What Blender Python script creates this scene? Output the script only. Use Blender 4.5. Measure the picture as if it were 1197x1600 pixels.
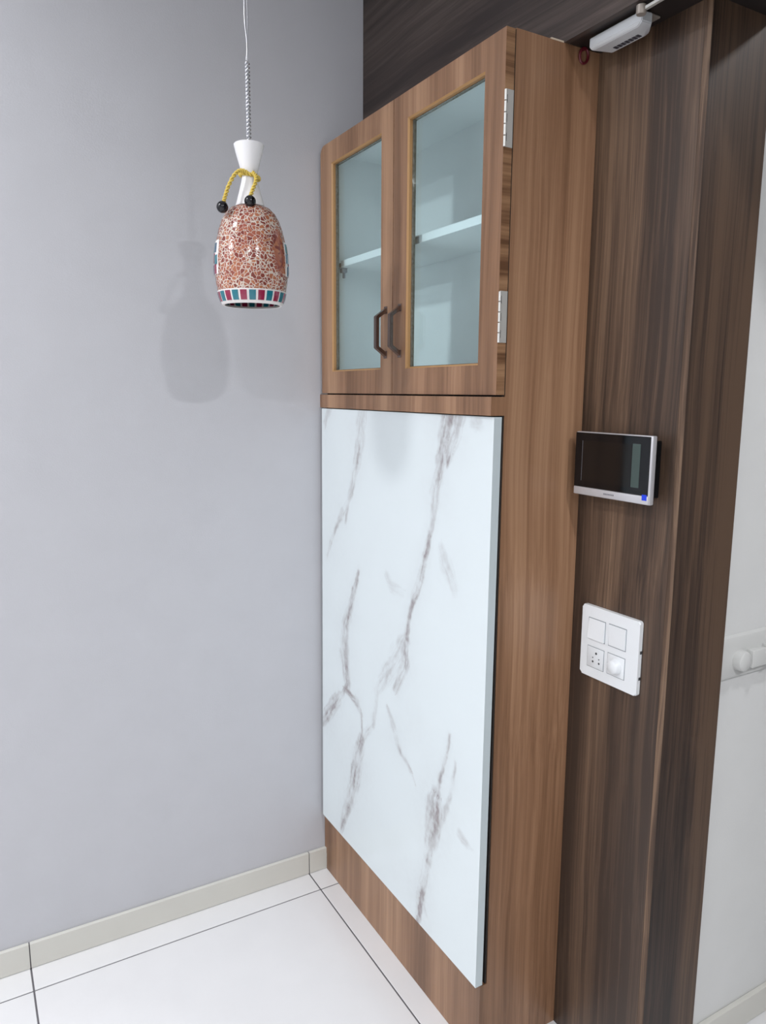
import bpy, bmesh, math, random
import numpy as np
from mathutils import Vector, Matrix

random.seed(4)
for o in list(bpy.data.objects):
    bpy.data.objects.remove(o)
S = bpy.context.scene
COL = S.collection

# ------------------------------------------------------------------ camera
CX, CY, CZ = -0.9028, -1.9226, 1.4601
YAW, PITCH, ROLL, FPX = -0.52003, 0.159793, 0.005793, 1162.96
cam_data = bpy.data.cameras.new('camera')
cam = bpy.data.objects.new('camera', cam_data)
COL.objects.link(cam)
cy_, sy_ = math.cos(YAW), math.sin(YAW)
fw = Vector((-sy_ * math.cos(PITCH), cy_ * math.cos(PITCH), -math.sin(PITCH)))
r1 = Vector((cy_, sy_, 0)); u1 = r1.cross(fw)
cr, sr = math.cos(ROLL), math.sin(ROLL)
r2 = cr * r1 + sr * u1; u2 = -sr * r1 + cr * u1
cam.matrix_world = Matrix(((r2.x, u2.x, -fw.x, CX), (r2.y, u2.y, -fw.y, CY), (r2.z, u2.z, -fw.z, CZ), (0, 0, 0, 1)))
cam_data.sensor_fit = 'HORIZONTAL'; cam_data.sensor_width = 36.0
cam_data.lens = FPX / 1197.0 * 36.0
cam_data.clip_start = 0.02; cam_data.clip_end = 100
S.camera = cam

# ------------------------------------------------------------------ world, exposure, lights
W_ = bpy.data.worlds.new('world'); S.world = W_; W_.use_nodes = True
W_.node_tree.nodes['Background'].inputs[0].default_value = (0.80, 0.88, 1.0, 1)
W_.node_tree.nodes['Background'].inputs[1].default_value = 0.15
S.view_settings.view_transform = 'Standard'
S.view_settings.look = 'None'
S.view_settings.gamma = 1.0
S.view_settings.use_curve_mapping = False
S.view_settings.exposure = -0.08

CEIL = 2.75
COOL = (0.975, 0.975, 1.0)
# ceiling downlights: x, y, power (W), radius
DOWNLIGHTS = [(-0.35, -3.10, 42, 0.065, 169), (-1.60, -0.50, 18, 0.12, 168), (-1.65, -3.15, 26, 0.07, 172),
              (-3.0, -0.55, 46, 0.09, 170), (-3.0, -3.15, 32, 0.09, 164)]
HALL_LIGHT = (1.25, -1.9, 13, 0.10, 170)


def area_lamp(loc, power, radius, spread, parent=None):
    l = bpy.data.lights.new('lamp_light', 'AREA'); l.shape = 'DISK'; l.size = radius * 2
    l.energy = power; l.color = COOL; l.spread = math.radians(spread)
    o = bpy.data.objects.new('lamp_light', l); COL.objects.link(o)
    o.location = loc
    if parent: o.parent = parent
    return o


# ------------------------------------------------------------------ helpers
def s2l(c):
    return tuple((v / 255 / 12.92 if v / 255 <= 0.04045 else ((v / 255 + 0.055) / 1.055) ** 2.4) for v in c)


def origin(p):
    v = Vector((0, 0, 0))
    while p is not None:
        v += p.location; p = p.parent
    return v


def link(name, me, mats, parent=None):
    o = bpy.data.objects.new(name, me); COL.objects.link(o)
    if not isinstance(mats, (list, tuple)): mats = [mats]
    if len(me.materials) == 0:
        for m in mats: me.materials.append(m)
    if parent is not None: o.parent = parent
    return o


def obj(name, bm, mats, parent=None, smooth=False, loc=None):
    """world-space bmesh -> one mesh object; loc puts the object's origin there"""
    off = origin(parent) if parent is not None else Vector((0, 0, 0))
    l = (Vector(loc) - off) if loc is not None else Vector((0, 0, 0))
    bmesh.ops.translate(bm, verts=bm.verts, vec=-(off + l))
    bmesh.ops.recalc_face_normals(bm, faces=bm.faces)
    me = bpy.data.meshes.new(name); bm.to_mesh(me); bm.free()
    if smooth:
        for p in me.polygons: p.use_smooth = True
    o = link(name, me, mats, parent); o.location = l
    if smooth == 'auto':
        me.set_sharp_from_angle(angle=math.radians(35))
    return o


def empty(name, loc, label=None, cat=None, group=None, kind=None):
    o = bpy.data.objects.new(name, None); COL.objects.link(o)
    o.empty_display_size = 0.05; o.location = loc
    tag(o, label, cat, group, kind)
    return o


def tag(o, label=None, cat=None, group=None, kind=None):
    if label: o['label'] = label
    if cat: o['category'] = cat
    if group: o['group'] = group
    if kind: o['kind'] = kind
    return o


def box(bm, x0, x1, y0, y1, z0, z1, bevel=0.0, seg=2, mi=0):
    r = bmesh.ops.create_cube(bm, size=1.0)
    vs = r['verts']
    for v in vs:
        v.co = Vector((x0 + (v.co.x + .5) * (x1 - x0), y0 + (v.co.y + .5) * (y1 - y0), z0 + (v.co.z + .5) * (z1 - z0)))
    fs = list({f for v in vs for f in v.link_faces})
    for f in fs: f.material_index = mi
    if bevel > 0:
        es = list({e for v in vs for e in v.link_edges})
        bmesh.ops.bevel(bm, geom=es, offset=bevel, segments=seg, profile=0.5, affect='EDGES')
    return fs


def bx(*a, **k):
    bm = bmesh.new(); box(bm, *a, **k); return bm


def lathe(bm, prof, c, n=48, axis='Z', closed=False):
    """prof: (radius, height) list round a vertical axis through c"""
    rings = []
    for r, h in prof:
        if r < 1e-6:
            rings.append([bm.verts.new(_ax(c, 0, 0, h, axis))])
        else:
            rings.append([bm.verts.new(_ax(c, r * math.cos(2 * math.pi * i / n), r * math.sin(2 * math.pi * i / n), h, axis)) for i in range(n)])
    prs = list(zip(rings, rings[1:]))
    if closed: prs.append((rings[-1], rings[0]))
    for a, b in prs:
        for i in range(n):
            j = (i + 1) % n
            if len(a) == 1 and len(b) == 1: continue
            if len(a) == 1: bm.faces.new((a[0], b[i], b[j]))
            elif len(b) == 1: bm.faces.new((a[i], b[0], a[j]))
            else: bm.faces.new((a[i], b[i], b[j], a[j]))
    return rings


def _ax(c, a, b, h, axis):
    if axis == 'Z': return Vector((c[0] + a, c[1] + b, c[2] + h))
    if axis == 'X': return Vector((c[0] + h, c[1] + a, c[2] + b))
    return Vector((c[0] + a, c[1] + h, c[2] + b))


def tube(bm, pts, rad, n=8, close=False, caps=True):
    pts = [Vector(p) for p in pts]
    N = len(pts); rings = []
    up = Vector((0.123, 0.31, 0.94)).normalized()
    for i, p in enumerate(pts):
        a = pts[(i - 1) % N] if (i > 0 or close) else pts[0]
        b = pts[(i + 1) % N] if (i < N - 1 or close) else pts[-1]
        t = (b - a).normalized()
        u = (up - t * up.dot(t)).normalized(); up = u
        w = t.cross(u)
        r = rad(i / (N - 1)) if callable(rad) else rad
        rings.append([bm.verts.new(p + (u * math.cos(2 * math.pi * k / n) + w * math.sin(2 * math.pi * k / n)) * r) for k in range(n)])
    seq = list(zip(rings, rings[1:]))
    if close: seq.append((rings[-1], rings[0]))
    for a, b in seq:
        for k in range(n):
            bm.faces.new((a[k], a[(k + 1) % n], b[(k + 1) % n], b[k]))
    if caps and not close:
        bm.faces.new(rings[0]); bm.faces.new(rings[-1])


def prism(bm, poly, axis, a, b):
    """extrude a 2-D polygon along axis between a and b; poly in the two other axes (XYZ order)"""
    def P(u, v, h):
        return {'X': Vector((h, u, v)), 'Y': Vector((u, h, v)), 'Z': Vector((u, v, h))}[axis]
    A = [bm.verts.new(P(u, v, a)) for u, v in poly]
    B = [bm.verts.new(P(u, v, b)) for u, v in poly]
    n = len(poly)
    bm.faces.new(A); bm.faces.new(B)
    for i in range(n): bm.faces.new((A[i], A[(i + 1) % n], B[(i + 1) % n], B[i]))


def smooth_path(pts, n=12):
    pts = [Vector(p) for p in pts]; out = []
    for i in range(len(pts) - 1):
        p0 = pts[max(i - 1, 0)]; p1 = pts[i]; p2 = pts[i + 1]; p3 = pts[min(i + 2, len(pts) - 1)]
        for k in range(n):
            t = k / n
            out.append(0.5 * ((2 * p1) + (p2 - p0) * t + (2 * p0 - 5 * p1 + 4 * p2 - p3) * t * t + (3 * p1 - p0 - 3 * p2 + p3) * t ** 3))
    out.append(pts[-1]); return out


# ------------------------------------------------------------------ materials
def nodes(name):
    m = bpy.data.materials.new(name); m.use_nodes = True
    nt = m.node_tree
    return m, nt, nt.nodes['Principled BSDF']


def plain(name, col, rough=0.5, metal=0.0, spec=0.5, coat=0.0, bump=0.0, bscale=200, srgb=True):
    m, nt, b = nodes(name)
    c = s2l(col) if srgb else col
    b.inputs['Base Color'].default_value = (*c, 1)
    b.inputs['Roughness'].default_value = rough
    b.inputs['Metallic'].default_value = metal
    b.inputs['Specular IOR Level'].default_value = spec
    b.inputs['Coat Weight'].default_value = coat
    # every surface gets a faint procedural variation of tone
    g = nt.nodes.new('ShaderNodeNewGeometry')
    n = nt.nodes.new('ShaderNodeTexNoise'); n.inputs['Scale'].default_value = 9; n.inputs['Detail'].default_value = 4
    nt.links.new(g.outputs['Position'], n.inputs['Vector'])
    mx = nt.nodes.new('ShaderNodeMix'); mx.data_type = 'RGBA'
    mx.inputs[6].default_value = (*[v * 0.96 for v in c], 1); mx.inputs[7].default_value = (*[min(1, v * 1.04) for v in c], 1)
    nt.links.new(n.outputs['Fac'], mx.inputs[0]); nt.links.new(mx.outputs[2], b.inputs['Base Color'])
    if bump > 0:
        n2 = nt.nodes.new('ShaderNodeTexNoise'); n2.inputs['Scale'].default_value = bscale; n2.inputs['Detail'].default_value = 3
        nt.links.new(g.outputs['Position'], n2.inputs['Vector'])
        bp = nt.nodes.new('ShaderNodeBump'); bp.inputs['Strength'].default_value = bump; bp.inputs['Distance'].default_value = 0.001
        nt.links.new(n2.outputs['Fac'], bp.inputs['Height']); nt.links.new(bp.outputs['Normal'], b.inputs['Normal'])
    return m


def wood(name, dark, mid, light, along='Z', rough=0.42, spec=0.4, band=7.0, fine=90.0, seed=0.0, stretch=0.03, line=0.5):
    """laminate with streaky straight grain running along one axis"""
    m, nt, b = nodes(name); N = nt.nodes.new; L = nt.links.new
    g = N('ShaderNodeNewGeometry')
    ad = N('ShaderNodeVectorMath'); ad.operation = 'ADD'; ad.inputs[1].default_value = (seed, seed * 1.7, seed * .6)
    L(g.outputs['Position'], ad.inputs[0])
    # slow sideways wander of the grain
    wn = N('ShaderNodeTexNoise'); wn.inputs['Scale'].default_value = 1.3; wn.inputs['Detail'].default_value = 2
    L(ad.outputs[0], wn.inputs['Vector'])
    ws = N('ShaderNodeVectorMath'); ws.operation = 'MULTIPLY_ADD'
    ws.inputs[1].default_value = (0.05,) * 3
    L(wn.outputs['Color'], ws.inputs[0]); L(ad.outputs[0], ws.inputs[2])

    def strk(scale, st, det, rgh):
        mp = N('ShaderNodeMapping'); sc = [scale] * 3; sc['XYZ'.index(along)] = scale * st
        mp.inputs['Scale'].default_value = sc
        L(ws.outputs[0], mp.inputs['Vector'])
        n = N('ShaderNodeTexNoise'); n.inputs['Scale'].default_value = 1; n.inputs['Detail'].default_value = det
        n.inputs['Roughness'].default_value = rgh
        L(mp.outputs[0], n.inputs['Vector']); return n.outputs['Fac']
    a = strk(band, stretch * 1.4, 3, 0.55)
    f = strk(fine, stretch * .25, 5, 0.65)
    f2 = strk(fine * 3.1, stretch * .2, 3, 0.6)
    mA = N('ShaderNodeMath'); mA.operation = 'MULTIPLY_ADD'; mA.inputs[1].default_value = line
    sub = N('ShaderNodeMath'); sub.operation = 'SUBTRACT'; sub.inputs[1].default_value = 0.5
    L(f, sub.inputs[0]); L(sub.outputs[0], mA.inputs[0]); L(a, mA.inputs[2])
    mB = N('ShaderNodeMath'); mB.operation = 'MULTIPLY_ADD'; mB.inputs[1].default_value = line * .55
    sub2 = N('ShaderNodeMath'); sub2.operation = 'SUBTRACT'; sub2.inputs[1].default_value = 0.5
    L(f2, sub2.inputs[0]); L(sub2.outputs[0], mB.inputs[0]); L(mA.outputs[0], mB.inputs[2])
    rp = N('ShaderNodeValToRGB'); e = rp.color_ramp.elements
    e[0].position = 0.33; e[0].color = (*s2l(dark), 1)
    e[1].position = 0.68; e[1].color = (*s2l(light), 1)
    x = rp.color_ramp.elements.new(0.5); x.color = (*s2l(mid), 1)
    L(mB.outputs[0], rp.inputs[0]); L(rp.outputs[0], b.inputs['Base Color'])
    b.inputs['Roughness'].default_value = rough
    b.inputs['Specular IOR Level'].default_value = spec
    bp = N('ShaderNodeBump'); bp.inputs['Strength'].default_value = 0.08; bp.inputs['Distance'].default_value = 0.0006
    L(f, bp.inputs['Height']); L(bp.outputs['Normal'], b.inputs['Normal'])
    return m


M = {}
M['wall_grey'] = plain('grey_wall_paint', (190, 191, 196), 0.62, bump=0.25, bscale=260, spec=0.3)
M['wall_white'] = plain('white_wall_paint', (214, 215, 214), 0.7, bump=0.15, spec=0.3)
M['ceiling'] = plain('ceiling_paint', (236, 237, 238), 0.8)
M['walnut'] = wood('walnut_laminate', (110, 78, 54), (141, 105, 78), (168, 131, 101), rough=0.42, spec=0.65, band=9, fine=85, line=0.42, seed=1.3)
M['walnut_edge'] = wood('walnut_edge_band', (96, 66, 44), (134, 100, 72), (164, 128, 96), along='X', rough=0.45, band=30, fine=130, line=0.4, seed=5.1)
M['walnut_cut'] = plain('routed_wood_edge', (170, 130, 84), 0.45)
M['dark'] = wood('dark_wood_vertical', (54, 41, 33), (88, 69, 55), (120, 97, 78), rough=0.42, spec=0.55, band=10, fine=80, line=0.6, seed=3.7)
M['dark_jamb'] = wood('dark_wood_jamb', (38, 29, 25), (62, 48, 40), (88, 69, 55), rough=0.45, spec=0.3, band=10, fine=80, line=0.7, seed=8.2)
M['dark_h'] = wood('dark_wood_horizontal', (46, 37, 35), (64, 54, 50), (86, 75, 70), along='Y', rough=0.5, band=9, fine=70, line=0.6, seed=2.4)
M['soffit'] = plain('soffit_shade_in_colour', (30, 24, 22), 0.5)  # laminate darkened to near-black: shade under the lintel is put into the colour
M['edge_tan'] = wood('tan_lipping', (64, 49, 39), (90, 71, 57), (118, 96, 78), rough=0.42, band=70, fine=200, line=0.6, seed=6.6)
M['lam_white'] = plain('white_laminate_interior', (247, 251, 252), 0.4)
M['gap'] = plain('dark_gap', (30, 24, 20), 0.8)
M['panel_edge'] = plain('panel_edge_band', (192, 204, 208), 0.4)
M['bronze'] = plain('dark_bronze_handle', (128, 112, 106), 0.26, metal=1.0)
M['steel'] = plain('brushed_steel', (214, 214, 210), 0.45, metal=0.55, bump=.1)
M['tile'] = plain('floor_tile_glaze', (220, 220, 221), 0.22, bump=0.03, bscale=40, spec=0.5)
M['tile_base'] = plain('skirting_tile', (204, 203, 196), 0.35)
M['grout'] = plain('grout', (98, 96, 100), 0.85)
M['white_plastic'] = plain('white_plastic', (222, 226, 229), 0.28)
M['white_plastic2'] = plain('white_plastic_matt', (212, 216, 219), 0.4)
M['trunk'] = plain('aged_white_plastic', (204, 205, 203), 0.5)
M['clip_grey'] = plain('grey_clip', (168, 176, 178), 0.5)
M['plastic_gap'] = plain('plastic_seam', (132, 138, 144), 0.6)
M['hole'] = plain('socket_hole', (58, 60, 62), 0.7)
M['silver'] = plain('silver_plastic', (196, 196, 200), 0.32, metal=0.35)
M['black_glass'] = plain('black_glass', (7, 10, 14), 0.08, spec=0.5)
M['screen'] = plain('screen_black', (17, 15, 15), 0.12)
M['key_strip'] = plain('touch_strip', (62, 76, 73), 0.25)
M['blue'] = plain('blue_sticker', (24, 62, 214), 0.4)
M['mark'] = plain('grey_print', (120, 120, 126), 0.5)
M['closer'] = plain('closer_enamel', (206, 210, 214), 0.35, metal=0.2)
M['closer_knob'] = plain('closer_cap', (150, 142, 134), 0.4, metal=0.3)
M['closer_mark'] = plain('closer_print', (52, 52, 62), 0.5)
M['red'] = plain('dark_red_plastic', (92, 22, 34), 0.3)
M['white_ceramic'] = plain('white_lamp_neck', (238, 238, 240), 0.35)
M['bead'] = plain('black_bead', (12, 13, 20), 0.14)
M['cord'] = plain('yellow_cord', (218, 192, 92), 0.7, bump=.2, bscale=900)
M['wire'] = plain('silver_wire', (205, 207, 212), 0.3, metal=0.8)
M['chrome'] = plain('twisted_chrome', (225, 226, 230), 0.14, metal=1.0)
M['teal'] = plain('teal_mosaic', (18, 112, 128), 0.12, coat=0.5)
M['navy'] = plain('blue_mosaic', (34, 82, 112), 0.12, coat=0.5)
M['magenta'] = plain('magenta_mosaic', (140, 28, 66), 0.12, coat=0.5)
M['mosaic_grout'] = plain('mosaic_grout', (232, 228, 226), 0.5)
M['strip_raw'] = plain('raw_board_edge', (206, 190, 170), 0.6)


def glass_mat():
    m, nt, b = nodes('door_glass'); nt.nodes.remove(b)
    N = nt.nodes.new; L = nt.links.new
    out = nt.nodes['Material Output']
    tr = N('ShaderNodeBsdfTransparent'); tr.inputs[0].default_value = (0.935, 0.994, 1.0, 1)
    gl = N('ShaderNodeBsdfGlossy'); gl.inputs['Roughness'].default_value = 0.02; gl.inputs[0].default_value = (.95, 1, 1, 1)
    lw = N('ShaderNodeLayerWeight'); lw.inputs[0].default_value = 0.5     # facing: 0 head-on, 1 grazing
    pw_ = N('ShaderNodeMath'); pw_.operation = 'POWER'; pw_.inputs[1].default_value = 5.0
    L(lw.outputs['Facing'], pw_.inputs[0])
    fr = N('ShaderNodeMath'); fr.operation = 'MULTIPLY_ADD'; fr.inputs[1].default_value = 0.94; fr.inputs[2].default_value = 0.055
    L(pw_.outputs[0], fr.inputs[0])
    g = N('ShaderNodeNewGeometry'); n = N('ShaderNodeTexNoise'); n.inputs['Scale'].default_value = 6
    L(g.outputs['Position'], n.inputs['Vector'])
    bp = N('ShaderNodeBump'); bp.inputs['Strength'].default_value = 0.01; L(n.outputs['Fac'], bp.inputs['Height'])
    L(bp.outputs['Normal'], gl.inputs['Normal'])
    mx = N('ShaderNodeMixShader'); L(fr.outputs[0], mx.inputs[0]); L(tr.outputs[0], mx.inputs[1]); L(gl.outputs[0], mx.inputs[2])
    L(mx.outputs[0], out.inputs[0]); return m


def gasket_mat():
    m, nt, b = nodes('glass_seal'); N = nt.nodes.new; L = nt.links.new
    g = N('ShaderNodeNewGeometry'); n = N('ShaderNodeTexNoise'); n.inputs['Scale'].default_value = 160
    L(g.outputs['Position'], n.inputs['Vector'])
    rp = N('ShaderNodeValToRGB'); rp.color_ramp.elements[0].color = (*s2l((84, 70, 52)), 1); rp.color_ramp.elements[1].color = (*s2l((128, 122, 110)), 1)
    L(n.outputs['Fac'], rp.inputs[0]); L(rp.outputs[0], b.inputs['Base Color'])
    b.inputs['Roughness'].default_value = 0.2; b.inputs['Coat Weight'].default_value = 0.6
    bp = N('ShaderNodeBump'); bp.inputs['Strength'].default_value = 0.9; bp.inputs['Distance'].default_value = .002
    L(n.outputs['Fac'], bp.inputs['Height']); L(bp.outputs['Normal'], b.inputs['Normal'])
    return m


def marble_mat():
    m, nt, b = nodes('marble_laminate'); N = nt.nodes.new; L = nt.links.new
    at = N('ShaderNodeAttribute'); at.attribute_name = 'vein'
    sx = N('ShaderNodeSeparateXYZ'); L(at.outputs['Vector'], sx.inputs[0])
    g = N('ShaderNodeNewGeometry')
    n = N('ShaderNodeTexNoise'); n.inputs['Scale'].default_value = 60; n.inputs['Detail'].default_value = 6
    L(g.outputs['Position'], n.inputs['Vector'])
    k = N('ShaderNodeMapRange'); k.inputs[1].default_value = .3; k.inputs[2].default_value = .7; k.inputs[3].default_value = .6; k.inputs[4].default_value = 1.15
    L(n.outputs['Fac'], k.inputs[0])
    mu = N('ShaderNodeMath'); mu.operation = 'MULTIPLY'; mu.use_clamp = True
    L(sx.outputs[0], mu.inputs[0]); L(k.outputs[0], mu.inputs[1])
    c1 = N('ShaderNodeMix'); c1.data_type = 'RGBA'
    c1.inputs[6].default_value = (*s2l((218, 227, 230)), 1); c1.inputs[7].default_value = (*s2l((152, 146, 148)), 1)
    L(mu.outputs[0], c1.inputs[0])
    c2 = N('ShaderNodeMix'); c2.data_type = 'RGBA'; c2.inputs[7].default_value = (*s2l((138, 118, 104)), 1)
    L(sx.outputs[1], c2.inputs[0]); L(c1.outputs[2], c2.inputs[6])
    L(c2.outputs[2], b.inputs['Base Color'])
    b.inputs['Roughness'].default_value = 0.16; b.inputs['Specular IOR Level'].default_value = 0.4
    return m


def crackle_mat():
    """shards of salmon glass set in irregular white grout"""
    m, nt, b = nodes('crackle_mosaic'); N = nt.nodes.new; L = nt.links.new
    g = N('ShaderNodeTexCoord')
    wn = N('ShaderNodeTexNoise'); wn.inputs['Scale'].default_value = 60; wn.inputs['Detail'].default_value = 3
    L(g.outputs['Object'], wn.inputs['Vector'])
    wa = N('ShaderNodeVectorMath'); wa.operation = 'MULTIPLY_ADD'; wa.inputs[1].default_value = (0.013,) * 3
    L(wn.outputs['Color'], wa.inputs[0]); L(g.outputs['Object'], wa.inputs[2])
    v = N('ShaderNodeTexVoronoi'); v.feature = 'DISTANCE_TO_EDGE'; v.inputs['Scale'].default_value = 135
    L(wa.outputs[0], v.inputs['Vector'])
    vc = N('ShaderNodeTexVoronoi'); vc.inputs['Scale'].default_value = 135
    L(wa.outputs[0], vc.inputs['Vector'])
    sh = N('ShaderNodeValToRGB'); e = sh.color_ramp.elements
    e[0].position = 0.1; e[0].color = (*s2l((142, 68, 58)), 1)
    e[1].position = 0.95; e[1].color = (*s2l((200, 128, 92)), 1)
    x = e.new(0.5); x.color = (*s2l((178, 100, 82)), 1)
    bw = N('ShaderNodeSeparateColor'); L(vc.outputs['Color'], bw.inputs[0]); L(bw.outputs[0], sh.inputs[0])
    # grout width varies from place to place; a few bare patches
    pn = N('ShaderNodeTexNoise'); pn.inputs['Scale'].default_value = 22; pn.inputs['Detail'].default_value = 2
    L(g.outputs['Object'], pn.inputs['Vector'])
    pw = N('ShaderNodeMapRange'); pw.inputs[1].default_value = 0.36; pw.inputs[2].default_value = 0.62
    pw.inputs[3].default_value = 0.036; pw.inputs[4].default_value = 0.105
    L(pn.outputs['Fac'], pw.inputs[0])
    # bare patch on the +x / camera side
    sp = N('ShaderNodeSeparateXYZ'); L(g.outputs['Object'], sp.inputs[0])
    cmp_ = N('ShaderNodeMath'); cmp_.operation = 'LESS_THAN'
    L(v.outputs['Distance'], cmp_.inputs[0]); 
    pa = N('ShaderNodeVectorMath'); pa.operation = 'DISTANCE'; pa.inputs[1].default_value = (0.038, -0.062, 0.044)
    psc = N('ShaderNodeVectorMath'); psc.operation = 'MULTIPLY'; psc.inputs[1].default_value = (1, 1, .42)
    L(g.outputs['Object'], psc.inputs[0]); L(psc.outputs[0], pa.inputs[0])
    pr = N('ShaderNodeMapRange'); pr.inputs[1].default_value = 0.014; pr.inputs[2].default_value = 0.024
    L(pa.outputs['Value'], pr.inputs[0])
    pm = N('ShaderNodeMath'); pm.operation = 'MULTIPLY'
    L(pw.outputs[0], pm.inputs[0]); L(pr.outputs[0], pm.inputs[1]); L(pm.outputs[0], cmp_.inputs[1])
    mx = N('ShaderNodeMix'); mx.data_type = 'RGBA'; mx.inputs[7].default_value = (*s2l((236, 224, 212)), 1)
    L(cmp_.outputs[0], mx.inputs[0]); L(sh.outputs[0], mx.inputs[6]); L(mx.outputs[2], b.inputs['Base Color'])
    b.inputs['Roughness'].default_value = 0.14; b.inputs['Coat Weight'].default_value = 0.4
    tl = N('ShaderNodeBsdfTranslucent'); L(mx.outputs[2], tl.inputs[0])
    ms = N('ShaderNodeMixShader'); ms.inputs[0].default_value = 0.30
    L(b.outputs[0], ms.inputs[1]); L(tl.outputs[0], ms.inputs[2]); L(ms.outputs[0], nt.nodes['Material Output'].inputs[0])
    bp = N('ShaderNodeBump'); bp.inputs['Strength'].default_value = 0.35; bp.inputs['Distance'].default_value = 0.001
    L(v.outputs['Distance'], bp.inputs['Height']); L(bp.outputs['Normal'], b.inputs['Normal'])
    return m


def emit_mat(name, col, s):
    m, nt, b = nodes(name)
    b.inputs['Base Color'].default_value = (*col, 1)
    b.inputs['Emission Color'].default_value = (*col, 1); b.inputs['Emission Strength'].default_value = s
    return m


M['glass'] = glass_mat(); M['gasket'] = gasket_mat(); M['marble'] = marble_mat(); M['crackle'] = crackle_mat()
M['diffuser'] = emit_mat('lamp_diffuser', (0.95, 0.98, 1.0), 6.0)
M['shade_inside'] = plain('shade_inner_glass', (206, 206, 206), 0.25)
nt_ = M['shade_inside'].node_tree
tl_ = nt_.nodes.new('ShaderNodeBsdfTranslucent'); tl_.inputs[0].default_value = (.75, .68, .66, 1)
ms_ = nt_.nodes.new('ShaderNodeMixShader'); ms_.inputs[0].default_value = 0.4
nt_.links.new(nt_.nodes['Principled BSDF'].outputs[0], ms_.inputs[1]); nt_.links.new(tl_.outputs[0], ms_.inputs[2])
nt_.links.new(ms_.outputs[0], nt_.nodes['Material Output'].inputs[0])

# ------------------------------------------------------------------ dimensions (metres, from the corner of the room)
H = 2.10            # cabinet and lintel height
CW = 0.7873         # cabinet width along the entrance wall
D = 0.2189          # cabinet depth = plane of the dark wall panel
XD0, XD1 = -0.0072, 0.0128   # door front / back
XB0, XB1 = -0.0080, -0.0180   # front of the rail between doors and marble panel (left end, right end)
XP = -0.0030        # plinth front
XS1 = XD1 + .0024    # front edge of the cabinet sides behind the doors
XL = 0.1273         # lintel face
YJ = -1.0361        # corner where the wall panel turns into the door jamb
XJ = 0.3798         # far edge of the jamb
YH = -1.0057        # hallway wall
RX0, RY0 = -4.2, -5.0   # room extents
HX1 = 3.0
YO = -2.05          # other side of the door opening
PITCH_T = 0.7761; J1 = -0.0608; GY = -0.0931; BH = 0.0691; BT = 0.012

# ------------------------------------------------------------------ structure
tag(obj('wall_back', bx(RX0, XL + .2, 0, 0.15, 0, CEIL), M['wall_grey']), 'smooth grey painted wall behind the pendant lamp', kind='structure')
tag(obj('wall_left', bx(RX0 - .15, RX0, RY0, 0.15, 0, CEIL), M['wall_white']), 'plain white wall on the far side of the room', kind='structure')
tag(obj('wall_front', bx(RX0 - .15, HX1, RY0 - .15, RY0, 0, CEIL), M['wall_white']), 'plain white wall behind the viewer', kind='structure')
tag(obj('ceiling', bx(RX0 - .15, HX1 + .15, RY0 - .15, .15, CEIL, CEIL + .12), M['ceiling']), 'plain white ceiling', kind='structure')

# entrance wall: masonry with dark laminate panels
wr = empty('wall_right', (D, YJ, 0), 'dark wood clad entrance wall with doorway', kind='structure')
bm = bmesh.new()
box(bm, D + .012, XJ - .012, YJ + .012, -.001, 0, CEIL)
box(bm, D + .012, XJ - .012, RY0, YO - .012, 0, CEIL)
box(bm, XL + .012, XJ - .012, YO - .012, -.001, H + .012, CEIL)
obj('masonry', bm, M['wall_white'], wr)
obj('wall_panel', bx(D, D + .012, YJ + .014, -CW - .02 + .03, 0, H + .01), M['dark'], wr)
obj('edge_band', bx(D - .0002, D + .012, YJ, YJ + .014, 0, H + .01, bevel=.0008), M['edge_tan'], wr)
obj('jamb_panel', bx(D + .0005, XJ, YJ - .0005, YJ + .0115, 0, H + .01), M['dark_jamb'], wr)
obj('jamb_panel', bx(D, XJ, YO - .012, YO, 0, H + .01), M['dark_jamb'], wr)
obj('wall_panel', bx(D, D + .012, RY0, YO - .012, 0, H + .01), M['dark'], wr)
obj('lintel_panel', bx(XL, XL + .012, RY0, -.001, H, CEIL - .001), M['dark_h'], wr)
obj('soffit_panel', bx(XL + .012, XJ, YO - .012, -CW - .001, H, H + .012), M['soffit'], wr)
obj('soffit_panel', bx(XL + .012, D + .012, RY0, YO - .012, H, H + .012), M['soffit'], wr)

# hallway seen through the doorway
tag(obj('wall_hall', bx(XJ - .012, HX1, YH, YH + .12, 0, CEIL), M['wall_white']), 'white hallway wall seen past the dark door jamb', kind='structure')
tag(obj('wall_hall_end', bx(HX1, HX1 + .15, RY0, YH + .12, 0, CEIL), M['wall_white']), 'white end wall of the hallway', kind='structure')
hb = empty('baseboard_hall', (XJ, YH, 0), 'beige skirting tiles along the hallway wall', kind='structure')
x = XJ
for k in range(4):
    obj('skirting_tile', bx(x + .001, x + .62, YH - BT, YH - .0005, 0.001, BH, bevel=.0015), M['tile_base'], hb); x += .622


# floor: grout bed with separate tiles
def tiles(root, xs, ys, clip, z=0.0, th=0.008, gap=0.0040):
    cache = {}
    for i in range(len(xs) - 1):
        for j in range(len(ys) - 1):
            x0, x1 = max(xs[i] + gap / 2, clip[0]), min(xs[i + 1] - gap / 2, clip[1])
            y0, y1 = max(ys[j] + gap / 2, clip[2]), min(ys[j + 1] - gap / 2, clip[3])
            if x1 - x0 < .01 or y1 - y0 < .01: continue
            key = (round(x1 - x0, 3), round(y1 - y0, 3))
            if key not in cache:
                b_ = bx(0, x1 - x0, 0, y1 - y0, -th, 0, bevel=.001, seg=1)
                bmesh.ops.recalc_face_normals(b_, faces=b_.faces)
                me = bpy.data.meshes.new('tile'); b_.to_mesh(me); b_.free(); cache[key] = me
            o = link('tile', cache[key], M['tile'], root)
            o.location = Vector((x0, y0, z)) - root.location


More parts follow.
